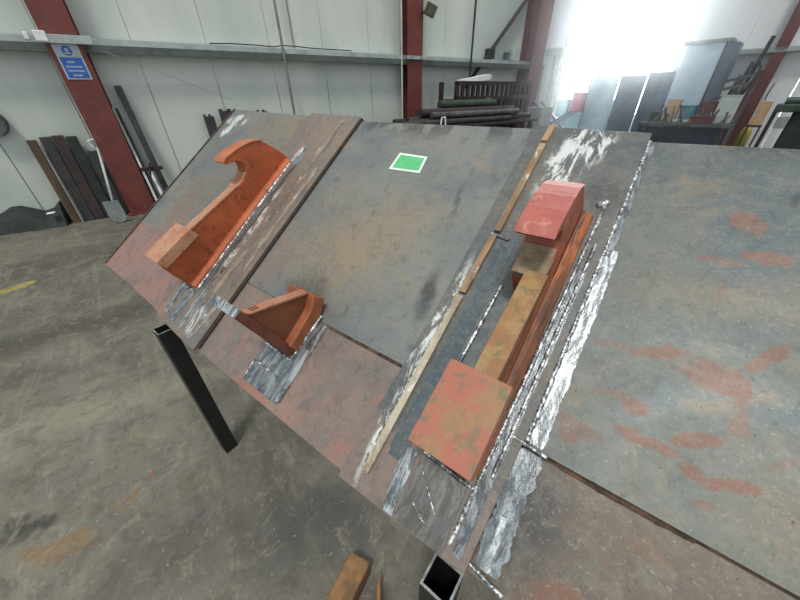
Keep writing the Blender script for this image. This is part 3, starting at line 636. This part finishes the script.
# dark bench heaped with tubes, in front of the rack
t = thing('tube_stand', 'low dark stand carrying loose tubes in front of the corner rack', 'stand', FA, (7.0, -1.7, 0))
part('deck', MB(FA).box(5.35, 9.1, -1.95, -1.35, 1.08, 1.13), m_dark, t)
for x in (5.45, 7.4, 8.9):
    for y in (-1.9, -1.42): part('leg', MB(FA).box(x - .04, x + .04, y - .04, y + .04, 0, 1.08), m_dark, t)
part('panel', MB(FA).box(5.5, 8.85, -1.37, -1.35, .1, 1.08), m_dark, t)
TU = [((5.40, -1.88, 1.181), (8.2, -1.88, 1.181), .05, m_dark, 'near-black tube lowest on the stand, nearest the room'), ((5.6, -1.76, 1.191), (9.0, -1.76, 1.191), .06, m_darkb, 'brown tube second from the front on the stand'),
      ((5.5, -1.46, 1.191), (8.7, -1.46, 1.191), .06, m_dkgreen, 'dark green tube at the back of the stand'), ((5.7, -1.61, 1.205), (8.9, -1.61, 1.205), .074, m_dark, 'black tube third from the front on the stand'),
      ((6.1, -1.82, 1.292), (8.5, -1.82, 1.292), .055, m_mid_grey, 'grey tube on the second layer of the stand'), ((5.95, -1.685, 1.332), (8.2, -1.685, 1.332), .068, m_darkb, 'brown tube on the second layer of the stand'),
      ((6.0, -1.53, 1.33), (8.7, -1.53, 1.33), .06, m_dark, 'black tube at the back of the second layer'), ((6.45, -1.60, 1.455), (7.95, -1.60, 1.455), .07, m_green2, 'thick green-grey cylinder topmost on the heap of tubes')]
for a, b, r, mt, lb in TU: solo('steel_tube', MB(FA).tube(a, b, r, 14), mt, lb, 'tube', a, 'loose tubes on the stand', smooth=False)
solo('gas_bottle', MB(FA).path([(8.15, -1.235, 0), (8.15, -1.235, 1.40), (8.15, -1.235, 1.50), (8.15, -1.235, 1.56)], [.1, .1, .08, .04], 14), m_green2, 'dark green bottle standing behind the end of the tube heap', 'bottle', (8.15, -1.22, 0), smooth=True)
solo('wire_offcut', MB(FA).path([(6.2, -1.97, 1.08), (6.22, -1.97, 1.26), (6.30, -1.97, 1.27), (6.33, -1.97, 1.08)], .014, 6), m_white, 'bright bent wire hooked on the front edge of the tube stand', 'wire')
solo('grey_locker', MB(FA).box(9.8, 10.25, -1.5, -1.0, 0, 1.32), m_grey, 'grey cabinet between the corner rack and the doorway', 'cabinet', (10.1, -1.2, 0), bevel=.01)
# on the rail
solo('black_box', MB(FA).box(9.12, 9.34, -.17, -.03, 2.352, 2.55), m_dark, 'black box sitting on the wall rail near the corner', 'box', (8.9, -.1, 2.35), bevel=.01)
solo('tin_can', MB(FA).tube((9.84, -.1, 2.35), (9.84, -.1, 2.50), .07, 14), m_bluegrey, 'small blue-grey tin beside the corner column on the rail', 'tin')
solo('tin_can', MB(FA).tube((10.10, -.1, 2.35), (10.10, -.1, 2.58), .08, 14), m_lgrey, 'pale tall tin touching the corner column on the rail', 'tin')

# ================================================================== BACKGROUND: DOORWAY CLUTTER (back wall frame)
t = thing('roller_post', 'pale grey guide post at the left edge of the bright doorway', 'post', FB, (.45, -.3, 0))
part('post', MB(FB).box(.43, .64, -.40, -.2, 0, 2.42), m_lgrey, t, .01)
part('guide', MB(FB).box(.66, .78, -.3, -.06, 0, 2.5), m_lgrey, t, .005)
part('head_box', MB(FB).box(.42, .86, -.45, -.12, 2.42, 2.58), m_grey, t, .01)
solo('tarpaulin_fence', MB(FB).box(-1.5, 1.6, 3.0, 3.08, -.01, 1.42), m_teal, 'teal screen standing outside the left side of the doorway', 'screen', (0, 3.0, 0))
t = thing('folding_stand', 'grey crossed-leg stand in the doorway left of the sheets', 'stand', FB, (1.0, -1.0, 0))
for yy in (-1.2, -.8):
    part('cross_bar', MB(FB).bar((.72, yy, 1.42), (1.72, yy, .62), .05, .05), m_bluegrey, t)
    part('cross_bar', MB(FB).bar((.75, yy, .62), (1.74, yy, 1.22), .05, .05), m_bluegrey, t)
    part('leg', MB(FB).box(.74, .79, yy - .02, yy + .03, 0, .66), m_bluegrey, t); part('leg', MB(FB).box(1.68, 1.73, yy - .02, yy + .03, 0, .66), m_bluegrey, t)
part('tie_bar', MB(FB).box(1.2, 1.25, -1.2, -.8, .95, 1.0), m_bluegrey, t)
solo('red_drum', MB(FB).path([(.95, -.45, 0), (.95, -.45, 1.0), (.95, -.45, 1.05)], [.2, .2, .17], 16), m_pink, 'red drum low behind the crossed stand by the door post', 'drum', (.95, -.45, 0), smooth=True)
t = thing('wheeled_frame', 'thin grey upright frame holding a red panel in the doorway', 'frame', FB, (1.6, -.6, 0))
part('frame_tube', MB(FB).path([(1.35, -.62, 0), (1.40, -.62, 1.2), (1.34, -.62, 1.92), (1.42, -.62, 1.98), (1.74, -.62, 1.98), (1.80, -.62, 1.9), (1.80, -.62, 1.0), (1.80, -.62, 0)], .025), m_bluegrey, t, smooth=True)
part('panel', MB(FB).box(1.45, 1.78, -.60, -.585, 1.18, 1.62), m_pink, t)
part('crossbar', MB(FB).bar((1.38, -.62, 1.1), (1.80, -.62, 1.1), .03, .03), m_bluegrey, t)
part('crossbar', MB(FB).bar((1.38, -.62, 1.68), (1.80, -.62, 1.68), .03, .03), m_bluegrey, t)
def rolled(s0, s1, d, top, mat, label, name='rolled_sheet'):
    mb = MB(FB); n = 9; A = []; B = []
    for i in range(n):
        a = math.pi * i / (n - 1); x = (s0 + s1) / 2 - math.cos(a) * (s1 - s0) / 2; y = -d - math.sin(a) * .14
        A.append((x, y)); B.append((x, y + .012))
    mb.prism(A + B[::-1], 0.0, top, 'z')
    return solo(name, mb, mat, label, 'sheet', ((s0 + s1) / 2, -d, 0), smooth=False)
rolled(1.86, 2.46, .75, 1.92, m_cyan, 'pale bluish curved sheet standing leftmost in the doorway')
t = thing('steel_screen', 'dark grey board standing between the two curved sheets in the doorway', 'screen', FB, (2.75, -.6, 0))
part('board', MB(FB).box(2.46, 2.98, -.70, -.66, 0, 1.92), m_bluegrey, t, .004)
part('edge_frame', MB(FB).box(2.44, 3.0, -.72, -.65, 1.90, 1.96), m_lgrey, t, .004)
rolled(3.0, 3.48, .72, 1.95, m_bluegrey, 'blue-grey curved sheet standing right of the dark panel')
t = thing('tall_cabinet', 'tall pale blue cabinet with grey side standing at the right of the doorway', 'cabinet', FB, (3.9, -.7, 0))
part('body', MB(FB).box(3.50, 4.12, -.80, -.30, 0, 2.36), m_cyan, t, .01)
part('side_panel', MB(FB).box(4.12, 4.30, -.80, -.30, 0, 2.34), m_bluegrey, t, .01)
part('top_rim', MB(FB).box(3.45, 4.18, -.84, -.28, 2.36, 2.41), m_grey, t, .005)
part('seal', MB(FB).box(4.09, 4.12, -.812, -.8, .9, 2.36), m_dark, t)
# work bench heaped with steel in front of it
t = thing('work_bench', 'cluttered dark steel work bench beyond the top edge of the right plate', 'bench', FB, (4.0, -1.4, 0))
part('bench_top', MB(FB).box(3.35, 4.80, -1.80, -1.10, 1.02, 1.08), m_mid_grey, t, .005)
for x in (3.42, 4.70):
    for y in (-1.74, -1.17): part('leg', MB(FB).box(x - .04, x + .04, y - .04, y + .04, 0, 1.02), m_dark, t)
part('shelf', MB(FB).box(3.42, 4.7, -1.74, -1.17, .45, .49), m_dark, t)
part('back_panel', MB(FB).box(3.42, 4.7, -1.14, -1.11, .49, 1.02), m_bluegrey, t)
items = [('steel_offcut', 3.45, 3.62, 1.35, 1.25, m_green2, 'green offcut at the left end of the cluttered bench'), ('storage_tray', 3.85, 4.15, 1.45, 1.12, m_white, 'flat white tray at the front of the cluttered bench'),
         ('card_box', 3.66, 3.86, 1.3, 1.46, m_tan, 'tan carton against the cabinet on the cluttered bench'), ('tool_box', 3.92, 4.14, 1.32, 1.36, m_teal, 'teal box in the middle of the cluttered bench'),
         ('tool_box', 4.2, 4.42, 1.30, 1.42, m_copper, 'brown-red box right of the teal box on the cluttered bench'), ('card_box', 4.44, 4.72, 1.32, 1.52, m_lgrey, 'pale grey carton at the right end of the cluttered bench'),
         ('tool_box', 4.15, 4.5, 1.62, 1.2, m_copper, 'low red-brown case at the front right of the cluttered bench')]
for nm, a, b, d, z, mt, lb in items:
    tt = thing(nm, lb, nm.split('_')[-1], FB, ((a + b) / 2, -d, 1.08))
    part('body', MB(FB).box(a, b, -d - .11, -d + .11, 1.081, z - .015), mt, tt, .006)
    part('lid', MB(FB).box(a - .006, b + .006, -d - .116, -d + .116, z - .015, z), mt, tt, .003)
random.seed(3)
for i in range(16):
    x = 3.45 + i * .082; y = -1.22 - random.random() * .08; hgt = random.uniform(.18, .5); le = random.uniform(-.16, .16)
    mt = random.choice([m_mid_grey, m_dark, m_copper, m_galvd, m_dark]); hh = ('short', 'long')[hgt > .34]
    x = 3.5 + i * .078
    solo('steel_rod', MB(FB).bar((x, -1.735 + (i % 2) * .03, 1.081), (x + le, -1.70 + (i % 2) * .03 + random.uniform(0, .2), 1.081 + hgt * .6), .022, .03), mt, 'loose steel rod, ' + ['first', 'second', 'third', 'fourth', 'fifth', 'sixth', 'seventh', 'eighth', 'ninth', 'tenth', 'eleventh', 'twelfth', 'thirteenth', 'fourteenth', 'fifteenth', 'sixteenth'][i] + ' from the left of those sticking up on the bench', 'rod', (x, -1.7, 1.08), 'steel rods on the cluttered bench')
for i, (a, b, z, lb) in enumerate(((4.22, 4.52, 1.55, 'lowest'), (4.26, 4.58, 1.70, 'middle'), (4.30, 4.62, 1.84, 'topmost'))):
    solo('angle_bar', MB(FB).bar((a, -.95, z - .12), (b + .1, -.90, z + .0), .06, .05), m_mid_grey, lb + ' grey bar slanting behind the cluttered bench', 'bar', (a, -.95, z))
for i, (sa, za, sb, zb, d, lb) in enumerate(((4.46, 0, 4.66, 2.42, .55, 'longest bar leaning left of the narrow red post, reaching above the rail'), (4.36, 0, 4.55, 2.05, .62, 'grey bar leaning left of the longest bar by the red post'), (4.35, 0, 4.45, 1.85, .84, 'short thin bar leaning at the left of the leaning bars'), (4.57, 0, 4.73, 1.9, .42, 'bar leaning closest to the narrow red post'))):
    solo('leaning_bar', MB(FB).bar((sa, -d - .1, za), (sb, -.22, zb), .05, .045), (m_dark, m_mid_grey, m_galvd, m_copper)[i], lb, 'bar')
solo('bent_hoop', MB(FB).path([(4.42, -.75, 1.35), (4.5, -.75, 1.7), (4.6, -.75, 1.95), (4.68, -.75, 2.02), (4.73, -.75, 1.92), (4.70, -.75, 1.7), (4.62, -.75, 1.4)], .02), m_dark, 'dark bent hoop hooked over the bars beside the red post', 'hoop', smooth=True)
solo('yellow_container', MB(FB).path([(4.98, -.7, 0), (4.98, -.7, .90), (4.98, -.7, .97), (4.98, -.7, 1.0)], [.09, .09, .06, .03], 12), m_yellow, 'yellow container on the floor right of the narrow red post', 'container', smooth=True)
t = thing('machine_stand', 'dark green machine on splayed legs at the right edge of the photo', 'machine', FB, (5.6, -1.0, 0))
part('bed', MB(FB).box(5.20, 6.3, -1.25, -.85, 1.26, 1.38), m_green2, t, .02)
part('head', MB(FB).tube((5.28, -1.05, 1.42), (6.2, -1.05, 1.42), .06, 12), m_green2, t)
part('body', MB(FB).box(5.45, 6.2, -1.2, -.9, .55, 1.26), m_dkgreen, t, .02)
for (x, dx) in ((5.23, 0), (6.2, 0)):
    for y in (-1.2, -.9): part('leg', MB(FB).bar((x + dx, y, 0), (x, y, 1.28), .04, .04), m_dark, t)
part('vice', MB(FB).box(5.30, 5.44, -1.3, -1.2, 1.02, 1.2), m_grey, t, .01)
solo('card_carton', MB(FB).box(4.98, 5.14, -1.18, -.98, 1.051, 1.42), m_tan, 'tan carton perched at the left end of the green machine', 'carton', (5.1, -1.05, 1.2), bevel=.005)
t = thing('side_stool', 'thin-legged stool carrying the tan carton beside the green machine', 'stool', FB, (5.1, -1.08, 0))
part('seat', MB(FB).box(4.96, 5.16, -1.22, -.94, 1.02, 1.05), m_dark, t)
for x in (4.98, 5.14):
    for y in (-1.2, -.96): part('leg', MB(FB).box(x - .012, x + .012, y - .012, y + .012, 0, 1.02), m_dark, t)
solo('hanging_cable', MB(FB).path([(5.0, -.03, 1.7), (4.98, -.04, 1.5), (5.02, -.04, 1.25), (5.05, -.05, 1.0)], .008, 6), m_dark, 'thin dark cable hanging on the white wall beside the red post', 'cable')

# ------------------------------------------------------------------ thin haze volume added for the glare round the doorway
hz = NM('glare_haze'); pv = hz.n('ShaderNodeVolumePrincipled'); hz.nt.nodes.remove(hz.b)
pv.inputs['Color'].default_value = (.93, .97, 1, 1); pv.inputs['Density'].default_value = .085; pv.inputs['Anisotropy'].default_value = .8
hz.l(pv.outputs[0], hz.nt.nodes['Material Output'].inputs['Volume'])
h = MB(FB).box(.1, 5.4, -3.6, -.02, .02, 4.6)
hzo = solo('glare_haze', h, hz.m, 'thin bluish-white haze added for the glare inside the bright doorway', 'haze', (2.5, -2, 0)); hzo['kind'] = 'stuff'
